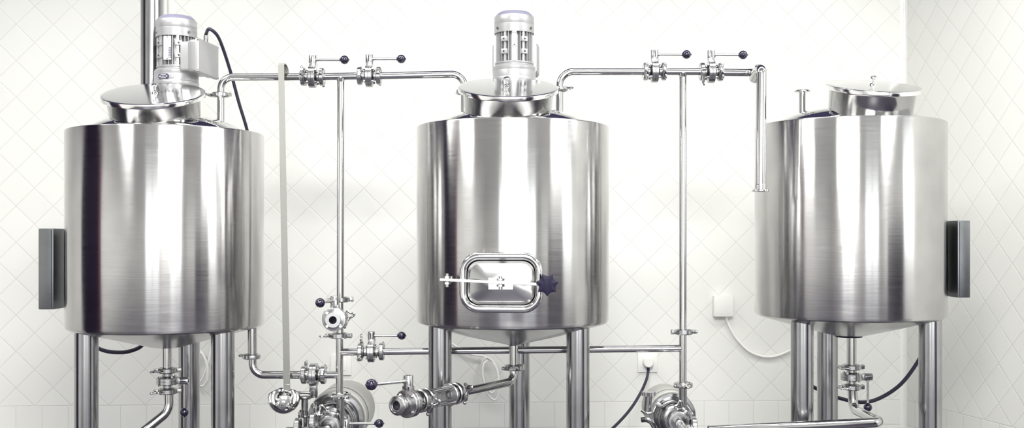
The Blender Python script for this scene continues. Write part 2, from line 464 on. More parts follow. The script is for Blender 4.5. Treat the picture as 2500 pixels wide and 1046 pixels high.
for ww, hh, r, zz in ((w_-.02, h_-.02, .037, -.006), (w_-.026, h_-.026, .034, -.001), (w_-.034, h_-.034, .03, -.004), (w_-.040, h_-.040, .028, -.006)):
    lp.append([HM @ Vector((x, y, zz)) for x, y in rrect(ww, hh, r, 10)])
mb.loft(lp, cap=False)
# pyramid inner panel
base = rrect(w_-.040, h_-.040, .028, 10); bv = [mb.bm.verts.new(HM @ Vector((x, y, -.006))) for x, y in base]
tx, ty = .034, .016
top = [(tx, ty), (-tx, ty), (-tx, -ty), (tx, -ty)]; tv = [mb.bm.verts.new(HM @ Vector((x, y-.002, .009))) for x, y in top]
n = 11
for q in range(4):
    seg_ = bv[q*n:(q+1)*n]
    for i in range(n-1): mb.bm.faces.new((seg_[i], seg_[i+1], tv[q]))
    nxt = bv[((q+1) % 4)*n]; mb.bm.faces.new((seg_[-1], nxt, tv[(q+1) % 4], tv[q]))
mb.bm.faces.new(tv)
dr = part('hatch_door', mb, M['doorsteel'], T2, ang=12)
# clamp bar
bs = HM @ Vector(((1076-1223)*S_, (691-683)*S_, .020)); be = HM @ Vector(((1312-1223)*S_, (691-693.5)*S_, .020))
mid = (bs+be)/2; dv = be-bs
rt = Matrix.Rotation(ang, 3, 'Z') @ Matrix.Rotation(-math.atan2((be-bs).z, (be-bs).length), 3, 'Y')
mb = MB(); mb.box(mid, (dv.length, .020, .0072), rt, bev=.001); cbar = part('clamp_bar', mb, M['plate'], T2)
def nut(c, r, hgt, m, par, nm='nut', n=6):
    mb = MB(); mb.prism([(r*math.cos(2*PI*k/n), r*math.sin(2*PI*k/n)) for k in range(n)], hgt, Matrix.Translation(c)); return part(nm, mb, m, par)
for px, zz, py in ((1092, .012, 683.6), (1223, .018, 688.9)):
    b0 = HM @ Vector(((px-1223)*S_, (691-py)*S_, zz))
    mb = MB(); mb.cyl(b0+Vector((0, 0, -.020)), b0+Vector((0, 0, .017)), .005, seg=16)
    bo = part('bolt', mb, M['cast'], cbar)
    nut(b0+Vector((0, 0, .0045)), .0105, .0055, M['cast'], bo); nut(b0+Vector((0, 0, -.0125)), .0105, .006, M['cast'], bo)
b0 = HM @ Vector(((1092-1223)*S_, .009, -.01))
mb = MB(); mb.box(b0+Vector((0.004, .02, -.001)), (.014, .06, .018), bev=.002); part('hinge_lug', mb, M['cast'], T2)
b0 = HM @ Vector((0, 0, -.01)); mb = MB(); mb.box(b0+Vector((0, 0, .0022)), (.02, .028, .012), bev=.002); part('door_lug', mb, M['cast'], dr)
# star knob
kc = HM @ Vector(((1337-1223)*S_, (691-694)*S_, .018)); st = []
for k in range(112):
    a = 2*PI*k/112; rr_ = .0325-.0088*abs(math.sin(3.5*(a+PI/2)))**.85; st.append((rr_*math.cos(a), rr_*math.sin(a)))
KM = Matrix.Translation(kc) @ Matrix.Rotation(ang, 4, 'Z') @ Matrix.Rotation(PI/2, 4, 'X')
mb = MB()
lps = [[KM @ Vector((x*f, y*f, zz)) for x, y in st] for f, zz in ((.9, 0), (1, .003), (1, .016), (.93, .021), (.6, .023))]
mb.loft(lps); part('star_knob', mb, M['blackmatt'], T2, ang=40)
mb = MB(); mb.cyl(KM @ Vector((0, 0, -.055)), KM @ Vector((0, 0, 0)), .006, seg=16); part('knob_stud', mb, M['cast'], T2)

# nozzles (short pipe stubs welded to the tanks)
DP = 3.33; RP = .0113
def ferrule(mb, c, ax, rp, rf):
    ax = Vector(ax).normalized(); c = Vector(c)
    mb.cyl(c-ax*.0032, c+ax*.0032, rf, seg=32, ch=.001)
def nozzle(t, pts, rp, rf, name='nozzle', m='pipe', fr=.03):
    pts = [Vector(p) for p in pts]
    mb = MB(); mb.tube(fillet(pts, fr) if len(pts) > 2 else pts, rp, 28)
    ferrule(mb, pts[-1], pts[-1]-pts[-2], rp, rf)
    return part(name, mb, M[m], t)
nozzle(T1, [P(539, 300, DP), P(539, 236, DP)], .0115, .021)
nozzle(T1, [P(408, 838, DL), P(408, 902, DL)], .0147, .024, 'outlet_pipe')
nozzle(T1, [P(616, 795, DP), P(616, 869, DP)], .0147, .021, 'side_outlet_pipe')
nozzle(T2, [P(1134, 300, DP), P(1134, 226, DP)], .0115, .021)
nozzle(T2, [P(1366, 300, DP), P(1366, 220, DP)], .0120, .021)
nozzle(T2, [P(1254, 825, DM), P(1254, 896, DM)], .0138, .023, 'outlet_pipe')
nozzle(T3, [P(2079, 815, DR), P(2079, 894, DR)], .0150, .024, 'outlet_pipe')
a = P(1958.5, 290, 3.38)
mb = MB(); mb.cyl(P(1958.5, 300, 3.38), P(1958.5, 222, 3.38), .0105, seg=28); mb.cyl(P(1958.5, 225, 3.38), P(1958.5, 221, 3.38), .0245, seg=32, ch=.001)
part('open_nozzle', mb, M['pipe'], T3)

# ------------------------------------------------------------------ motors
def motor(name, label, px, base_y, d, box_ang, plate_front, group='agitator motors'):
    c = P(px, base_y, d); t = thing(name, label, 'motor', c, group); T = Matrix.Translation(c)
    mb = MB(); mb.lathe([(0, -.09), (.030, -.09), (.030, -.004), (.070, -.004), (.071, -.002), (.071, .009), (.070, .011), (.0695, .0115), (.0695, .030), (.0690, .032), (.0690, .034), (.0695, .035), (.0695, .045), (.067, .048), (.060, .050), (.060, .054), (.063, .056), (.063, .060), (0, .060)], T, 72)
    part('flange', mb, M['motor'], t)
    mb = MB(); nf = 30; pts = []
    for k in range(nf):
        a0 = 2*PI*k/nf
        for da, r in ((-.050, .0430), (-.020, .0615), (.020, .0615), (.050, .0430)): pts.append((r*math.cos(a0+da), r*math.sin(a0+da)))
    mb.prism(pts, .104, T @ Matrix.Translation((0, 0, .058))); part('finned_housing', mb, M['motor'], t, ang=20)
    mb = MB(); mb.lathe([(.058, .156), (.0648, .154), (.0652, .158), (.0652, .180), (.0640, .1815), (.0640, .183), (.0650, .1845), (.0645, .2080), (.0635, .2095), (0, .2095)], T, 72)
    cw = part('fan_cowl', mb, M['motor'], t)
    mb = MB(); mb.lathe([(0, .2245), (.044, .2245), (.049, .2235), (.058, .2155), (.0625, .2095), (0, .2090)], T, 64); part('cowl_cap', mb, M['motordark'], cw)
    for a_ in (-2.5, -.65): 
        q = Matrix.Rotation(a_, 3, 'Z') @ Vector((.0648, 0, .167)); v = Matrix.Rotation(a_, 3, 'Z') @ Vector((1, 0, 0))
        mb = MB(); mb.cyl(c+q, c+q+v*.004, .0042, seg=12); part('cowl_screw', mb, M['box'], cw)
    # mounting pads
    rot0 = -PI/2 if plate_front is None else -PI/2-.12
    for s in (-1, 1):
        aa = rot0+s*.49
        q = Matrix.Rotation(aa, 3, 'Z')
        mb = MB(); mb.box(c+q @ Vector((.058, 0, .108)), (.010, .008, .100), q); part('pad_rail', mb, M['motor'], t)
        for zz in (.090, .130):
            mb = MB(); mb.box(c+q @ Vector((.0615, s*.002, zz)), (.013, .022, .016), q, bev=.0012); pd = part('mounting_pad', mb, M['motor'], t)
            o = c+q @ Vector((.0675, s*.002, zz)); v = q @ Vector((1, 0, 0))
            mb = MB(); mb.cyl(o, o+v*.0012, .0030, seg=14); part('pad_hole', mb, M['hole'], pd)
    q = Matrix.Rotation(rot0, 3, 'Z')
    if plate_front is None:
        mb = MB(); mb.box(c+q @ Vector((.0605, 0, .108)), (.007, .010, .098), q, bev=.001)
        for zz in (.064, .110, .154): mb.box(c+q @ Vector((.0625, 0, zz)), (.007, .012, .010), q, bev=.001)
        sp = part('center_rail', mb, M['motor'], t)
        mb = MB(); o = c+q @ Vector((.066, 0, .110)); mb.cyl(o, o+q @ Vector((.001, 0, 0)), .0022, seg=12); part('rail_hole', mb, M['hole'], sp)
    else:
        mb = MB(); mb.box(c+q @ Vector((.0630, -.002, .113)), (.002, .025, .076), q); npl = part('name_plate', mb, M['plate'], t)
        mb = MB()
        mb.box(c+q @ Vector((.0642, .0065, .098)), (.0008, .0066, .034), q); ip = part('plate_print', mb, M['ink'], npl)
        mb = MB()
        for k in range(6): mb.box(c+q @ Vector((.0647, .0065, .0845+k*.0053)), (.0006, .0040, .0030), q)
        part('plate_figures', mb, M['plate'], npl)
        for zz in (.079, .147):
            mb = MB(); o = c+q @ Vector((.0638, -.002, zz)); mb.cyl(o, o+q @ Vector((.001, 0, 0)), .0014, seg=10); part('plate_rivet', mb, M['hole'], npl)
        # oval plate on the flange
        q2 = Matrix.Rotation(-PI/2-.30, 3, 'Z'); mb = MB(); OM = Matrix.Translation(c) @ q2.to_4x4() @ Matrix.Translation((.0695, 0, .0215)) @ Matrix.Rotation(PI/2, 4, 'Z') @ Matrix.Rotation(PI/2, 4, 'X')
        mb.prism(rrect(.038, .017, .0075, 6), .0016, OM @ Matrix.Translation((0, 0, -.0008))); ov = part('flange_plate', mb, M['ink'], t)
        mb = MB()
        for yy, ww in ((.0052, .020), (0, .012), (-.0052, .020)): mb.prism(rrect(ww, .0026, .0012, 2), .0008, OM @ Matrix.Translation((0, yy, .0010)))
        for xx in (-.012, .012): mb.prism(rrect(.007, .004, .0018, 3), .0008, OM @ Matrix.Translation((xx, 0, .0010)))
        part('plate_print', mb, M['plate'], ov)
        q3 = Matrix.Rotation(-PI/2+.12, 3, 'Z'); o = c+q3 @ Vector((.0692, 0, .0215)); mb = MB(); mb.cyl(o, o+q3 @ Vector((.0015, 0, 0)), .0062, seg=24, ch=.0008); part('flange_plug', mb, M['motor'], t)
    # terminal box: +X of q points outwards
    q = Matrix.Rotation(box_ang, 3, 'Z'); BM_ = Matrix.Translation(c) @ q.to_4x4() @ Matrix.Rotation(PI/2, 4, 'Z') @ Matrix.Rotation(PI/2, 4, 'X')  # local XY face, +Z outwards
    mb = MB(); lp = []
    for zz, f in ((.045, .86), (.070, .86), (.078, .93), (.100, .95)): lp.append([BM_ @ Vector((x*f, y*f+.085, zz)) for x, y in rrect(.165, .110, .010, 5)])
    mb.loft(lp); tb_ = part('terminal_box', mb, M['motor'], t)
    mb = MB(); lp = []
    for zz, f in ((.100, 1.0), (.1045, 1.0), (.1055, .985), (.1055, .95), (.1095, .93), (.1105, .90)): lp.append([BM_ @ Vector((x*f, y*f+.085, zz)) for x, y in rrect(.170, .112, .010, 5)])
    mb.loft(lp); cv = part('box_cover', mb, M['motor'], tb_)
    for sx in (-1, 1):
        for sy in (-1, 1):
            o = BM_ @ Vector((sx*.079, sy*.050+.085, .104)); v = BM_.to_3x3() @ Vector((0, 0, 1))
            mb = MB(); mb.cyl(o, o+v*.005, .0040, seg=12); part('cover_screw', mb, M['cast'], cv)
    if plate_front is not None:
        o = BM_ @ Vector((.035, .137, .085)); mb = MB(); mb.cyl(o, o+Vector((0, 0, .032)), .0075, seg=16, ch=.001); part('cable_gland', mb, M['cast'], tb_)
        t['gland'] = 1
        motor.gland = o+Vector((0, 0, .032))
    return t
MO1 = motor('agitator_motor', 'grey electric motor on the left tank, its terminal box facing right', 431, 210, 3.46, -.12, True)
del MO1['gland']
gl = motor.gland
MO2 = motor('agitator_motor', 'grey electric motor on the middle tank, terminal box behind it', 1255.5, 200, 3.46, PI/2-.06, None)

# ------------------------------------------------------------------ clamps and valves (one of each kind, then copies)
def make_clamp():
    t = thing('pipe_clamp', 'proto', 'clamp'); w = .0074; r0, r1 = .0205, .0280
    mb = MB(); mb.lathe([(r0, -w), (r1-.0025, -w), (r1, -w+.0022), (r1, w-.0022), (r1-.0025, w), (r0, w), (r0, -w)], XA, 40)
    for s in (-1, 1):
        mb.box((0, s*.0315, 0), (.0115, .014, .015), bev=.0015)
    part('band', mb, M['cast'], t)
    mb = MB(); mb.cyl((-.0075, -.035, 0), (.0075, -.035, 0), .0030, seg=12, ch=.0006); part('hinge_pin', mb, M['cast'], t)
    mb = MB(); mb.cyl((0, .0345, -.013), (0, .0345, .016), .0030, seg=12); mb.ball((0, .0345, -.013), .0048, 12, 8)
    part('bolt', mb, M['cast'], t)
    mb = MB(); mb.cyl((0, .0345, .009), (0, .0345, .017), .0060, .0048, seg=16)
    lp = [Vector((0, .0345+x, z)) for x, z in ((-.003, .015), (-.0115, .028), (-.0100, .034), (0, .031), (.0100, .034), (.0115, .028), (.003, .015))]
    mb.tube(smooth_path(lp, 4), .0032, 8); part('wing_nut', mb, M['pol'], t)
    return t
def make_valve():
    t = thing('butterfly_valve', 'proto', 'valve')
    mb = MB(); mb.lathe([(.0113, -.0300), (.0215, -.0300), (.0215, -.0265), (.0150, -.0225), (.0150, -.0150), (.0190, -.0135), (.0230, -.0110), (.0330, -.0105), (.0345, -.0090), (.0345, -.0008), (.0335, 0), (.0345, .0008), (.0345, .0090), (.0330, .0105), (.0230, .0110), (.0190, .0135), (.0150, .0150), (.0150, .0225), (.0215, .0265), (.0215, .0300), (.0113, .0300), (.0113, .010), (.0113, -.010), (.0113, -.0300)], XA, 48)
    mb.box((0, 0, .0355), (.0185, .023, .013), bev=.0015)
    part('body', mb, M['cast'], t)
    mb = MB(); mb.lathe([(0, -.001), (.011, -.001), (.011, .001), (0, .001)], XA @ Matrix.Rotation(.5, 4, 'X'), 24); part('disc', mb, M['hole'], t)
    for a in (PI/4, 3*PI/4, 5*PI/4, 7*PI/4):
        y, z = .0272*math.cos(a), .0272*math.sin(a)
        mb = MB(); mb.cyl((-.0165, y, z), (.0165, y, z), .0024, seg=10); mb.cyl((-.0150, y, z), (-.0105, y, z), .0042, seg=6); mb.cyl((.0105, y, z), (.0150, y, z), .0042, seg=6)
        part('bolt', mb, M['pol'], t)
    mb = MB(); mb.lathe([(0, .038), (.0112, .038), (.0112, .0435), (.0118, .0440), (.0118, .045), (.0118, .066), (.0112, .067), (.0070, .067), (.0070, .062), (0, .062)], Matrix(), 32)
    st_ = part('stem', mb, M['cast'], t)
    mb = MB(); mb.box((0, -.0117, .0535), (.003, .001, .017)); part('slot', mb, M['hole'], st_)
    mb = MB(); mb.cyl((.010, 0, .0535), (.090, 0, .0535), .0039, seg=16); mb.cyl((.010, 0, .0535), (.0145, 0, .0535), .0058, seg=16); lv = part('lever', mb, M['cast'], t)
    mb = MB(); mb.lathe([(0, -.0150), (.0045, -.0150), (.0055, -.0128)]+[(.0137*math.sin(a), -.0137*math.cos(a)) for a in [PI*k/14 for k in range(2, 14)]]+[(.0025, .0138), (.0022, .0155), (0, .0158)],
                        Matrix.Translation((.1000, 0, .0535)) @ XA, 28); part('ball_knob', mb, M['black'], lv)
    mb = MB(); mb.box((.0135, .004, .044), (.0016, .010, .022), bev=.0004); part('index_tab', mb, M['cast'], t)
    return t
CLP = make_clamp(); VLP = make_valve()
clamp_used = [False]; valve_used = [False]
def clamp(loc, axis, zdir, label, s=1.0, group=None):
    m = frame(loc, axis, zdir) @ Matrix.Scale(s, 4)
    if not clamp_used[0]:
        clamp_used[0] = True; CLP.matrix_world = m; CLP['label'] = label
        if group: CLP['group'] = group
        return CLP
    return dup(CLP, m, label, group)
def valve(loc, axis, stem, label, s=1.0, spin=0.0):
    m = frame(loc, axis, stem) @ Matrix.Scale(s, 4)
    if not valve_used[0]: valve_used[0] = True; r = VLP; r.matrix_world = m; r['label'] = label
    else: r = dup(VLP, m, label)
    r['group'] = 'butterfly valves with ball levers'
    if spin:
        for ch in r.children:
            if ch.name.split('.')[0] in ('lever',): ch.rotation_euler = (0, 0, spin)
    return r
X_ = Vector((1, 0, 0)); Y_ = Vector((0, 1, 0)); Z_ = Vector((0, 0, 1))
GC = 'pipe clamps with wing nuts'
# top left line
yl = 188
clamp(P(538, 232, DP), Z_, (-.3, -1, 0), 'pipe clamp on the riser just right of the left tank lid', .95, GC)
clamp(P(740.5, yl, DP), X_, (0, -.5, -1), 'top line clamp left of the first lever valve', 1, GC)
valve(P(763, yl, DP), X_, Z_, 'top line valve nearest the hanging ladle')
clamp(P(786, yl, DP), X_, (0, .35, 1), 'top line clamp right of the first lever valve', 1, GC)
clamp(P(878.5, 186, DP), X_, (0, .1, 1), 'clamp left of the second top line valve, beyond the tee', 1, GC)
valve(P(901.5, 186, DP), X_, Z_, 'second top line valve from the left, between the tee and middle tank')
clamp(P(925, 185.5, DP), X_, (0, .3, 1), 'clamp right of the second top line valve', 1, GC)
clamp(P(1134, 225, DP), Z_, (-1, .2, 0), 'clamp half hidden at the left edge of the middle tank lid', .95, GC)
clamp(P(1366, 218, DP), Z_, (1, .2, 0), 'clamp half hidden at the right edge of the middle tank lid', .95, GC)
clamp(P(1576, 175, DP), X_, (0, -.2, -1), 'clamp left of the third top line valve', 1, GC)
valve(P(1598, 175, DP), X_, Z_, 'third top line valve from the left, just left of the right riser')
clamp(P(1620.5, 175, DP), X_, (0, -.2, -1), 'clamp right of the third top line valve', 1, GC)
clamp(P(1714, 175.5, DP), X_, (0, .3, -1), 'clamp left of the rightmost top valve, wing nut below', 1, GC)
valve(P(1736, 176, DP), X_, Z_, 'rightmost top line valve, next to the bent spout')
clamp(P(1758, 176.5, DP), X_, (0, -.2, -1), 'clamp right of the rightmost top valve, before the spout', 1, GC)

GP = 'stainless product pipes'
def pipe(pts, label, r=RP, fr=.04, ends=(1, 1), rf=.0205, seg=28, m='pipe', name='steel_pipe', welds=True):
    pts = [Vector(p) for p in pts]; c = pts[0]
    mb = MB(); mb.tube(fillet(pts, fr, 12) if len(pts) > 2 else pts, r, seg)
    if ends[0]: ferrule(mb, pts[0], pts[1]-pts[0], r, rf)
    if ends[1]: ferrule(mb, pts[-1], pts[-1]-pts[-2], r, rf)
    return single(name, mb, M[m], label, 'pipe', c, GP)
pipe([P(539, 229, DP), P(539, 188.5, DP), P(738, yl, DP)], 'bent steel pipe from the left tank to the first top valve', fr=.038)
def tee(p0, p1, q0, q1, label, r=RP):
    mb = MB(); mb.tube([p0, p1], r, 28); mb.tube([q0, q1], r, 28); ferrule(mb, p0, Vector(p1)-Vector(p0), r, .0205); ferrule(mb, p1, Vector(p1)-Vector(p0), r, .0205)
    ferrule(mb, q1, Vector(q1)-Vector(q0), r, .0205)
    # swept fillet around the branch
    c = Vector(q0); d = (Vector(q1)-c).normalized()
    mb.cyl(c+d*r*.6, c+d*(r+.006), r*1.28, r, seg=28)
    return single('tee_pipe', mb, M['pipe'], label, 'pipe', q0, GP)
tee(P(789, 187.5, DP), P(876, 186, DP), P(832, 186.8, DP), P(831, 729, DP), 'tall left tee pipe, dropping from the top line to the camera-facing valve')
pipe([P(928, 185.5, DP), P(1134, 181, DP), P(1134, 222, DP)], 'bent steel pipe from the second top valve to the middle tank', fr=.040)
pipe([P(1366, 215, DP), P(1366, 175, DP), P(1573, 175, DP)], 'bent steel pipe leaving the middle tank to the right', fr=.045)
tee(P(1624, 175, DP), P(1711, 175.3, DP), P(1667, 175, DP), P(1667, 808, DP), 'tall right tee pipe, dropping between the middle and right tanks')
# spout
sp = P(1761, 177, DP); e1 = P(1853, 178, DP); e2 = Vector((P(1856.5, 178, 3.215).x, 3.215, e1.z)); e3 = P(1856.5, 466, 3.215)
t = thing('spout_pipe', 'downward steel spout hanging in front of the right tank, open flanged end', 'pipe', sp, GP)
mb = MB(); pth = fillet([sp, P(1838, 178, DP), P(1856, 171, 3.27)], .03, 8); mb.tube(pth, .0118, 28); ferrule(mb, sp, X_, RP, .0205); part('cross_pipe', mb, M['pipe'], t)
mb = MB(); a0 = P(1856.5, 178, 3.215); mb.tube(fillet([a0+Vector((0, .085, -.004)), a0+Vector((0, .02, .015)), a0+Vector((0, -.012, .006)), e3], [.018, .012], 8), .0155, 32); part('drop_pipe', mb, M['pipe'], t)
mb = MB(); mb.lathe([(.0155, .020), (.0172, .018), (.0172, .004), (.0245, .003), (.0250, .0), (.0245, -.003), (.012, -.003)], Matrix.Translation(e3), 40); part('end_flange', mb, M['pipe'], t)

# lower left cluster
V = 830
clamp(P(V+1, 732, DP), Z_, (.3, -1, 0), 'clamp on the left riser above the camera-facing valve', 1.05, GC)
fb = P(V, 773.5, DP)
mb = MB(); mb.tube([P(V, 735, DP), P(V, 818, DP)], RP, 28); mb.tube([fb, fb+Vector((-.001, -.075, 0))], RP, 28)
ferrule(mb, P(V, 735, DP), Z_, RP, .0205); ferrule(mb, P(V, 818, DP), Z_, RP, .0205); ferrule(mb, fb+Vector((-.001, -.075, 0)), Y_, RP, .0205)
single('tee_pipe', mb, M['pipe'], 'short tee in the left riser, its branch carrying the camera-facing valve', 'pipe', fb, GP)
clamp(fb+Vector((-.001, -.079, 0)), -Y_, (.38, 0, .92), 'clamp behind the camera-facing valve, its bolt leaning right', 1.05, GC)
vv = valve(fb+Vector((.002, -.114, 0)), -Y_, Z_, 'camera-facing valve on the left riser with a dark open bore', 1.05, spin=-.24)
clamp(P(V-2, 820, DP), Z_, (-.2, -1, 0), 'clamp on the left riser below the camera-facing valve', 1.08, GC)
mb = MB(); mb.tube([P(V-1, 823, DP), P(V-1, 962, DP)], .0115, 28)
mb.tube([P(V-1, 860, DP), P(877, 860, DP)], RP, 28); mb.tube([P(V-1, 916, DP), P(792, 916, DP)], RP, 28)
ferrule(mb, P(V-1, 823, DP), Z_, RP, .0205); ferrule(mb, P(V-1, 962, DP), Z_, RP, .0205); ferrule(mb, P(877, 860, DP), X_, RP, .0205); ferrule(mb, P(793, 916, DP), X_, RP, .0205)
single('cross_pipe', mb, M['pipe'], 'lower left riser with one branch to each side, above the left pump', 'pipe', P(V-1, 962, DP), GP)
clamp(P(880, 860, DP), X_, (0, -.6, 1), 'clamp left of the valve on the lower cross pipe', 1, GC)
valve(P(906.5, 860, DP), X_, Z_, 'valve on the low cross pipe, just left of the middle tank leg', .95)
clamp(P(932, 859, DP), X_, (0, .3, 1), 'clamp right of the valve on the lower cross pipe', 1, GC)
pipe([P(935, 859, DP), P(1640, 851.5, DP), P(1662, 851, DP)], 'long low horizontal pipe passing behind the middle tank legs', r=.0112, ends=(1, 0), fr=.02)
clamp(P(742.5, 916, DP), X_, (0, -.1, 1), 'clamp left of the downward-stem valve by the ladle', 1.02, GC)
valve(P(766, 916, DP), -X_, (0, 0, -1), 'valve with its stem pointing down, beside the ladle bowl', 1.06, spin=.15)
clamp(P(789.5, 916, DP), X_, (0, .3, 1), 'clamp right of the downward-stem valve by the ladle', 1.02, GC)
clamp(P(614, 871, DP), Z_, (-1, -.35, 0), 'clamp under the left tank side outlet', 1, GC)
pipe([P(617, 874, DP), P(617, 916, DP), P(739, 916, DP)], 'bent pipe from the left tank side outlet to the downward-stem valve', r=.0127, fr=.036)

# bottom valve of the left and the right tank
def bottom_valve(px, ys, d, tag_, cdir):
    clamp(P(px, ys[0], d), Z_, cdir, 'clamp above the %s tank bottom valve' % tag_, 1.08, GC)
    valve(P(px, ys[1], d), (0, 0, -1), X_, '%s tank bottom valve, lever hanging straight down' % tag_, .98)
    clamp(P(px, ys[2], d), Z_, cdir, 'clamp below the %s tank bottom valve' % tag_, 1.08, GC)
bottom_valve(409, (905, 930.5, 956), DL, 'left', (.35, -1, .0))
bottom_valve(2079, (897, 921, 946), DR, 'right', (.15, -1, .0))
pipe([P(412, 959, DL), P(413, 1003, DL), P(340, 1062, DL-.05)], 'bent outlet pipe below the left tank bottom valve', r=.0147, fr=.05, ends=(1, 0))
pipe([P(2081, 950, DR), P(2083, 1000, DR), P(2152, 1032, DR-.22), P(1730, 1052, DR-.26)], 'pipe looping below the right tank valve and running left', r=.0150, fr=[.035, .030], ends=(1, 0))

# middle tank outlet with sight glass
E = P(1253, 932, DM); G = P(985, 985, 2.84); G.z = E.z-.002
dvec = (G-E).normalized()
def Q(px):
    k = (px-CX)/F; s = (E.x-k*E.y)/(k*dvec.y-dvec.x); return E+dvec*s
clamp(P(1256, 898, DM), Z_, (.8, -.7, 0), 'clamp on the middle tank outlet below the cone', 1.08, GC)
pipe([P(1254, 901, DM), E, Q(1115)], 'middle tank outlet pipe bending left towards the sight glass', r=.0128, fr=.032, rf=.022)
clamp(Q(1111), dvec, (.1, -.3, 1), 'clamp right of the sight glass, wing nut standing up', 1.12, GC)
t = thing('sight_glass', 'glass tube sight glass between two steel rings under the middle tank', 'sight glass', Q(1070))
a, b = Q(1098), Q(1040)
def ring(mb, c, h, r1, r0):
    m = Matrix.Translation(c) @ dvec.to_track_quat('Z', 'Y').to_matrix().to_4x4()
    mb.lathe([(r0, -h), (r1-.002, -h), (r1, -h+.002), (r1, h-.002), (r1-.002, h), (r0, h), (r0, -h)], m, 40)
mb = MB(); ring(mb, a, .0055, .032, .012); part('end_ring', mb, M['cast'], t)
mb = MB(); ring(mb, b, .0055, .032, .012); part('end_ring', mb, M['cast'], t)
mb = MB(); m_ = Matrix.Translation(a) @ dvec.to_track_quat('Z', 'Y').to_matrix().to_4x4(); L_ = (b-a).length
mb.lathe([(.0185, .002), (.0205, .002), (.0205, L_-.002), (.0185, L_-.002), (.0185, .002)], m_, 40); part('glass_tube', mb, M['glass'], t)
side = dvec.cross(Z_).normalized()
for k in range(4):
    a_ = PI/4+PI/2*k; o = (side*math.cos(a_)+Z_*math.sin(a_))*.0275
    mb = MB(); mb.cyl(a+o-dvec*.009, b+o+dvec*.009, .0028, seg=12); part('tie_rod', mb, M['cast'], t)
clamp(Q(1027), dvec, (-.3, -.8, .3), 'clamp between the sight glass and the open valve', 1.15, GC)
mb = MB(); c0 = Q(1033); c1 = Q(1022); mb.cyl(c0, c1, .0128, seg=24)
vv = valve(Q(997), dvec, Z_, 'open-ended valve in front under the middle tank, lever pointing left', 1.12, spin=-.35)
mb = MB(); m_ = Matrix.Translation(Q(978)) @ dvec.to_track_quat('Z', 'Y').to_matrix().to_4x4()
mb.lathe([(.0125, -.004), (.0225, -.004), (.0225, .004), (.0265, .008), (.0265, .016), (.0250, .0185), (.0190, .0205), (.0180, .0190), (.0150, .0195), (.0125, .0180), (.0125, .004), (0, .003)], m_, 40)
ef = single('end_ferrule', mb, M['cast'], 'open steel end fitting on the valve under the middle tank', 'fitting', Q(978))
mb = MB(); mb.lathe([(0, .0045), (.0122, .0045), (.0122, .0050), (0, .0050)], m_, 24); part('bore', mb, M['hole'], ef)

# ------------------------------------------------------------------ pumps
clamp(P(832, 966, DP), Z_, (.9, -.2, .0), 'clamp joining the left riser to the left pump', 1.12, GC)
clamp(P(1669, 811, DP), Z_, (-.2, 1, 0), 'clamp in the middle of the right riser', 1.05, GC)
clamp(P(1668, 941, DP), Z_, (.9, -.5, 0), 'clamp joining the right riser to the right pump', 1.05, GC)
pipe([P(1667, 814, DP), P(1667, 938, DP)], 'short lower piece of the right riser above the right pump', r=.0115)
def pump(px, py, d, label, s, riser):
    c = P(px, py, d); t = thing('centrifugal_pump', label, 'pump', (c.x, c.y, c.z), 'transfer pumps'); 
    m = Matrix.Translation(c) @ Matrix.Rotation(PI/2, 4, 'X')     # lathe +Z -> -Y (towards the room)
    k = s
    mb = MB(); mb.lathe([(0, -.34*k), (.05*k, -.34*k), (.085*k, -.33*k), (.094*k, -.31*k), (.094*k, -.09*k), (.090*k, -.085*k), (0, -.085*k)], m, 64); mo = part('motor_cover', mb, M['motorbeige'], t)
    mb = MB(); mb.lathe([(.0945*k, -.139*k), (.0952*k, -.139*k), (.0952*k, -.136*k), (.0945*k, -.136*k)], m, 64); part('cover_seam', mb, M['hole'], mo)
    mb = MB(); mb.lathe([(0, -.10*k), (.070*k, -.10*k), (.090*k, -.085*k), (.0915*k, -.08*k), (.0915*k, -.055*k), (.089*k, -.050*k), (.078*k, -.048*k), (.076*k, -.030*k), (.070*k, -.026*k), (0, -.026*k)], m, 72); part('back_plate', mb, M['pump'], t)
    mb = MB(); mb.lathe([(.060*k, -.028*k), (.0735*k, -.026*k), (.0750*k, -.022*k), (.0750*k, -.016*k), (.072*k, -.012*k), (.066*k, -.010*k), (.064*k, .000), (.058*k, .010*k), (.045*k, .016*k), (.026*k, .018*k), (.0, .018*k)], m, 72); part('casing', mb, M['pump'], t)
    mb = MB(); mb.lathe([(0, .015*k), (.0175, .015*k), (.0175, .055), (.0235, .057), (.0235, .064), (.0, .064)], m, 36); part('inlet', mb, M['pump'], t)
    # outlet stub up to the riser
    mb = MB(); r0 = P(riser[0], riser[1], DP); r1 = Vector((r0.x, r0.y, c.z)); mb.tube([r0, r1], .0125, 28); ferrule(mb, r0, Z_, RP, .0205); part('outlet', mb, M['pump'], t)
    # casing clamp lug with its screw
    for aa in (2.45, 5.4):
        u = Vector((math.cos(aa), 0, math.sin(aa)))
        mb = MB(); mb.box(c+u*.080*k+Vector((0, .02*k, 0)), (.020, .022, .014), Matrix.Rotation(-aa, 3, 'Y'), bev=.002); part('lug', mb, M['cast'], t)
    return t, c
p1, c1 = pump(812, 1034, 3.36, 'left pump below the ladle and left riser, pale motor behind', 1.0, (831, 970))
p2, c2 = pump(1648, 1022, 3.36, 'right pump below the right riser, with a black cord beside it', .80, (1667, 945))
def inlet(c, to, label, r=.0145):
    a = c+Vector((0, -.058, 0)); to = Vector(to)
    return pipe([a, to], label, r=r, ends=(1, 0), rf=.0235)
inlet(c1, c1+Vector((-.012, -.40, -.03)), 'suction pipe running forward from the left pump', .0150)
inlet(c2, c2+Vector((.012, -.40, -.03)), 'suction pipe running forward from the right pump', .0150)
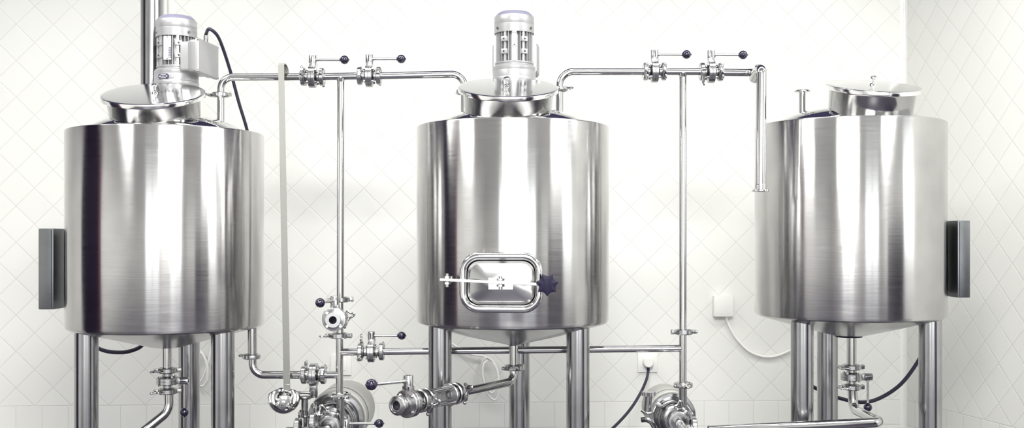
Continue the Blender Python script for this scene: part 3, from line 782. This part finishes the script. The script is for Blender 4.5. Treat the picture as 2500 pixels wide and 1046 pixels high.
clamp(c1+Vector((0, -.062, 0)), -Y_, (-1, 0, .25), 'clamp on the left pump inlet, bolt to the left', 1.25, GC)
clamp(c2+Vector((0, -.062, 0)), -Y_, (-1, 0, .9), 'clamp on the right pump inlet', 1.15, GC)
# standing screw of pump 2 (front left) and clamp strap
t = thing('clamp_screw', 'fluted steel hand screw on the left side of the right pump', 'screw', P(1580, 1000, 3.30))
mb = MB(); st = [((.0200+.0022*math.cos(9*a))*math.cos(a), (.0200+.0022*math.cos(9*a))*math.sin(a)) for a in [2*PI*k/72 for k in range(72)]]
mb.prism(st, .012, Matrix.Translation(P(1583, 967, 3.30))); part('fluted_head', mb, M['cast'], t)
mb = MB(); mb.cyl(P(1583, 967, 3.30), P(1580, 1008, 3.30), .0115, seg=20); part('sleeve', mb, M['pump'], t)
mb = MB(); mb.tube(smooth_path([P(1566, 1003, 3.29), P(1578, 1010, 3.28), P(1592, 1008, 3.28), P(1600, 994, 3.29)], 6), .0045, 10, sx=.6); part('strap', mb, M['pol'], t)
mb = MB(); mb.tube(smooth_path([P(1566, 1026, 3.29), P(1580, 1026, 3.28), P(1592, 1034, 3.28), P(1605, 1060, 3.29)], 6), .0085, 10, sx=.5); part('lower_strap', mb, M['pump'], t)
clamp(P(1693, 1043, 3.22), X_, Z_, 'clamp at the bottom right of the right pump, wing nut up', 1.1, GC)
pipe([P(1660, 1046, 3.22), P(1690, 1046, 3.22)], 'stub of pipe beside the right pump at the bottom edge', r=.011, ends=(0, 1))
# riser drain beside pump 1
t = thing('drain_pipe', 'thin vertical drain pipe with flanges between ladle and left pump', 'pipe', P(743, 1060, DP-.03), GP)
mb = MB(); mb.cyl(P(744, 974, 3.30), P(744, 1016, 3.30), .0105, seg=24); mb.cyl(P(745, 1016, 3.30), P(745, 1062, 3.30), .0060, seg=20); part('tube', mb, M['pump'], t)
for y, w in ((972, .019), (1018, .013)):
    mb = MB(); mb.lathe([(0, -.004), (w-.002, -.004), (w, -.002), (w, .002), (w-.002, .004), (0, .004)], Matrix.Translation(P(745, y, 3.30)), 32); part('flange', mb, M['pump'], t)
clamp(P(765, 1032, 3.24), X_, (-.2, -.3, 1), 'clamp in front of the left pump, wing nut up', 1.15, GC)
clamp(P(727, 1046, 3.24), X_, (0, -.2, 1), 'clamp at the bottom edge below the ladle', 1.1, GC)
pipe([P(700, 1052, 3.24), P(790, 1052, 3.24)], 'short horizontal pipe at the bottom edge below the ladle', r=.011, ends=(0, 0))
valve(P(845, 1078, 3.22), X_, Z_, 'valve at the bottom edge before the left pump, lever to the right', 1.0)
pipe([P(868, 1078, 3.22), P(960, 1078, 3.22)], 'pipe feeding the valve at the bottom edge', r=RP, ends=(1, 0))

# ------------------------------------------------------------------ ladle
LD = DP-.030
t = thing('ladle', 'long-handled steel ladle hanging by its hook from the top pipe', 'ladle', P(692, 985, LD))
h0 = P(686.5, 156, LD); h1 = P(700.5, 950, LD)
mb = MB(); th = .0012; lw0, lw1 = .0090, .0102
prof = [h1+Vector((0, 0, -.004)), h1, h0+Vector((0, .0, -.02)), h0+Vector((0, .001, -.004)), h0+Vector((0, .006, .002)), h0+Vector((0, .030, .003)), h0+Vector((0, .046, .0)), h0+Vector((.003, .050, -.008)), h0+Vector((.006, .051, -.045))]
lp = []
for i, p in enumerate(prof):
    tn = (prof[min(i+1, len(prof)-1)]-prof[max(i-1, 0)]).normalized(); nn = tn.cross(X_).normalized()
    wv = X_*(lw1 if i < 2 else lw0)
    lp.append([p-wv-nn*th, p+wv-nn*th, p+wv+nn*th, p-wv+nn*th])
mb.loft(lp); part('handle', mb, M['strip'], t)
bc = P(693, 971, LD-.032); Rb = .0495
BMt = Matrix.Translation(bc) @ Matrix.Rotation(math.radians(4), 4, 'Y') @ Matrix.Rotation(math.radians(24), 4, 'X')
mb = MB(); pr = [(Rb*math.sin(a), -Rb*1.04*math.cos(a)) for a in [PI/2*k/14 for k in range(15)]]; pr[0] = (0, pr[0][1])
pin = [((Rb-.0014)*math.sin(a), -(Rb-.0014)*1.04*math.cos(a)) for a in [PI/2*k/14 for k in range(15)]]; pin[0] = (0, pin[0][1])
mb.lathe(pr+[(Rb+.0008, .0006)]+pin[::-1], BMt, 56); part('bowl', mb, M['mirror'], t)
mb = MB(); a = h1+Vector((0, -.001, .014)); b = BMt @ Vector((0, Rb*.98, -.010))
mb.loft([[a+Vector((x*.0085, -.0012*s_, 0)) for x, s_ in ((-1, 1), (1, 1), (1, -1), (-1, -1))], [b+Vector((x*.0098, -.0012*s_, 0)) for x, s_ in ((-1, 1), (1, 1), (1, -1), (-1, -1))]])
part('bracket', mb, M['pump'], t)

# ------------------------------------------------------------------ wall fittings and cables
def wall_box(px, py, w, h, dep, off=0.0, bev=.003):
    c = W(px, py, off+dep/2); return c, Matrix.Rotation(wb_ang, 3, 'Z')
def socket(px, py, label, plug):
    s = 4.31/F; c, rt = wall_box(px, py, 0, 0, .010)
    t = thing('wall_socket', label, 'socket', c, 'square white wall sockets')
    mb = MB(); mb.box(c, (49*s, .010, 49*s), rt, bev=.0025); pl = part('face_plate', mb, M['white'], t)
    mb = MB(); mb.box(c+Vector((0, -.006, 0)), (26*s, .004, 26*s), rt, bev=.0012); part('insert', mb, M['white'], pl)
    return t, c
t_, c_ = socket(1581, 885, 'white wall socket with a round plug, between middle tank and right pump', 1)
socket(833, 892, 'white wall socket half hidden behind the lower left riser', 0)
t = thing('power_plug', 'round white plug in the wall socket left of the right riser', 'plug', c_+Vector((0, -.02, 0)))
mb = MB(); mb.cyl(c_+Vector((0, -.008, .002)), c_+Vector((0, -.040, .002)), .0215, .0195, seg=32, ch=.003); part('plug_body', mb, M['white'], t)
mb = MB(); mb.cyl(c_+Vector((-.001, -.028, -.014)), c_+Vector((-.001, -.030, -.034)), .0065, .0055, seg=16); part('strain_relief', mb, M['blackmatt'], t)
pc = c_+Vector((-.001, -.030, -.032))
GB = 'black power cables'
def cable(ctrl, r, m, label, name='power_cable', cat='cable', group=None, n=12):
    mb = MB(); mb.tube(smooth_path(ctrl, n), r, 12); return single(name, mb, M[m], label, cat, ctrl[0], group)
cable([pc, P(1578, 928, 4.22), P(1563, 962, 4.15), P(1535, 1005, 4.05), P(1490, 1052, 3.95), P(1440, 1090, 3.9)], .0058, 'rubber', 'black cord sagging from the round plug down to the left', group=GB)
cable([gl, gl+Vector((0.001, 0, .006)), P(511, 71, 3.44), P(530, 86, 3.46), P(545, 120, 3.52), P(565, 183, 3.58), P(583, 250, 3.62), P(606, 330, 3.66), P(618, 420, 3.68), P(600, 640, 3.69), P(560, 800, 3.69)], .0055, 'rubber', 'black cable arching off the left motor and down behind the left tank', group=GB)
cable([P(200, 800, 3.58), P(222, 838, 3.58), P(255, 857, 3.56), P(300, 861, 3.54), P(335, 852, 3.52), P(352, 838, 3.50), P(360, 825, 3.48)], .0066, 'rubber', 'black cable sagging under the left tank behind its front leg', group=GB)
cable([P(2290, 780, 3.72), P(2262, 840, 3.74), P(2240, 885, 3.76), P(2200, 938, 3.78), P(2150, 972, 3.80), P(2105, 983, 3.80), P(2050, 973, 3.80), P(1990, 948, 3.80), P(1950, 920, 3.8), P(1935, 860, 3.8)], .0068, 'rubber', 'dark cable hanging in a loop below the right tank', group=GB)
# small white box with wire
c, rt = wall_box(1764.5, 748, 0, 0, .035); s = 4.31/F
t = thing('junction_box', 'small white box on the wall left of the right tank', 'box', c)
mb = MB(); mb.box(c, (48*s, .035, 52*s), rt, bev=.008); part('case', mb, M['white'], t)
mb = MB(); mb.box(c+Vector((0, -.0176, 0)), (34*s, .0012, 38*s), rt, bev=.0005); part('cover', mb, M['white'], t)
cable([W(1773, 772, .015), W(1778, 792, .012), W(1800, 830, .012), W(1835, 862, .012), W(1880, 872, .012), W(1925, 858, .012), W(1970, 830, .012)], .0052, 'whitecable', 'white wire drooping from the small wall box towards the right tank', group='white wires on the wall')
lp = [W(1100, 838, .02), W(1120, 850, .02), W(1150, 866, .02), W(1182, 871, .02), W(1205, 890, .03), W(1219, 930, .03), W(1212, 975, .03), W(1192, 965, .03), W(1178, 925, .02), W(1176, 890, .02), W(1190, 874, .03), W(1210, 893, .03), W(1216, 935, .04), W(1200, 960, .04), W(1181, 930, .04), W(1180, 892, .035), W(1195, 878, .02)]
cable(lp, .0042, 'whitecable', 'coil of white cable on the wall behind the middle tank outlet', 'cable_coil', group='white wires on the wall')
lp = [W(520, 800, .02), W(516, 850, .02), W(505, 895, .03), W(490, 930, .03), W(470, 915, .03), W(468, 870, .03), W(487, 856, .02), W(503, 880, .02), W(509, 915, .03), W(495, 943, .03), W(475, 930, .04), W(472, 880, .04), W(490, 862, .03), W(505, 890, .04), W(506, 930, .04)]
cable(lp, .0042, 'whitecable', 'coil of white cable on the wall behind the left tank legs', 'cable_coil', group='white wires on the wall')
mb = MB(); mb.cyl(W(404, -330, .012), W(404, 210, .012), .0075, seg=16)
single('wall_conduit', mb, M['white'], 'thin white conduit on the wall behind the left motor', 'conduit', W(404, 0, .012))
# thick vent pipe behind the left motor
mb = MB(); v0 = P(371, 240, 3.56); mb.cyl(Vector((v0.x, v0.y, HC+.3236)), Vector((v0.x, v0.y, 2.995)), .0362, seg=48)
single('vent_pipe', mb, M['leg'], 'thick vertical steel vent pipe rising behind the left motor', 'pipe', (v0.x, v0.y, HC+.3236))

# ------------------------------------------------------------------ camera and view
cam = bpy.data.cameras.new('camera'); co = bpy.data.objects.new('camera', cam); C.objects.link(co)
co.location = (0, 0, HC); co.rotation_euler = (PI/2, 0, 0)
cam.sensor_fit = 'HORIZONTAL'; cam.sensor_width = 36; cam.lens = 36*F/2500; cam.shift_y = (HY-523)/2500
cam.clip_start = .02
sc.camera = co
sc.view_settings.view_transform = 'Standard'; sc.view_settings.look = 'None'
sc.view_settings.exposure = 0.36; sc.view_settings.gamma = 1.0; sc.view_settings.use_curve_mapping = False
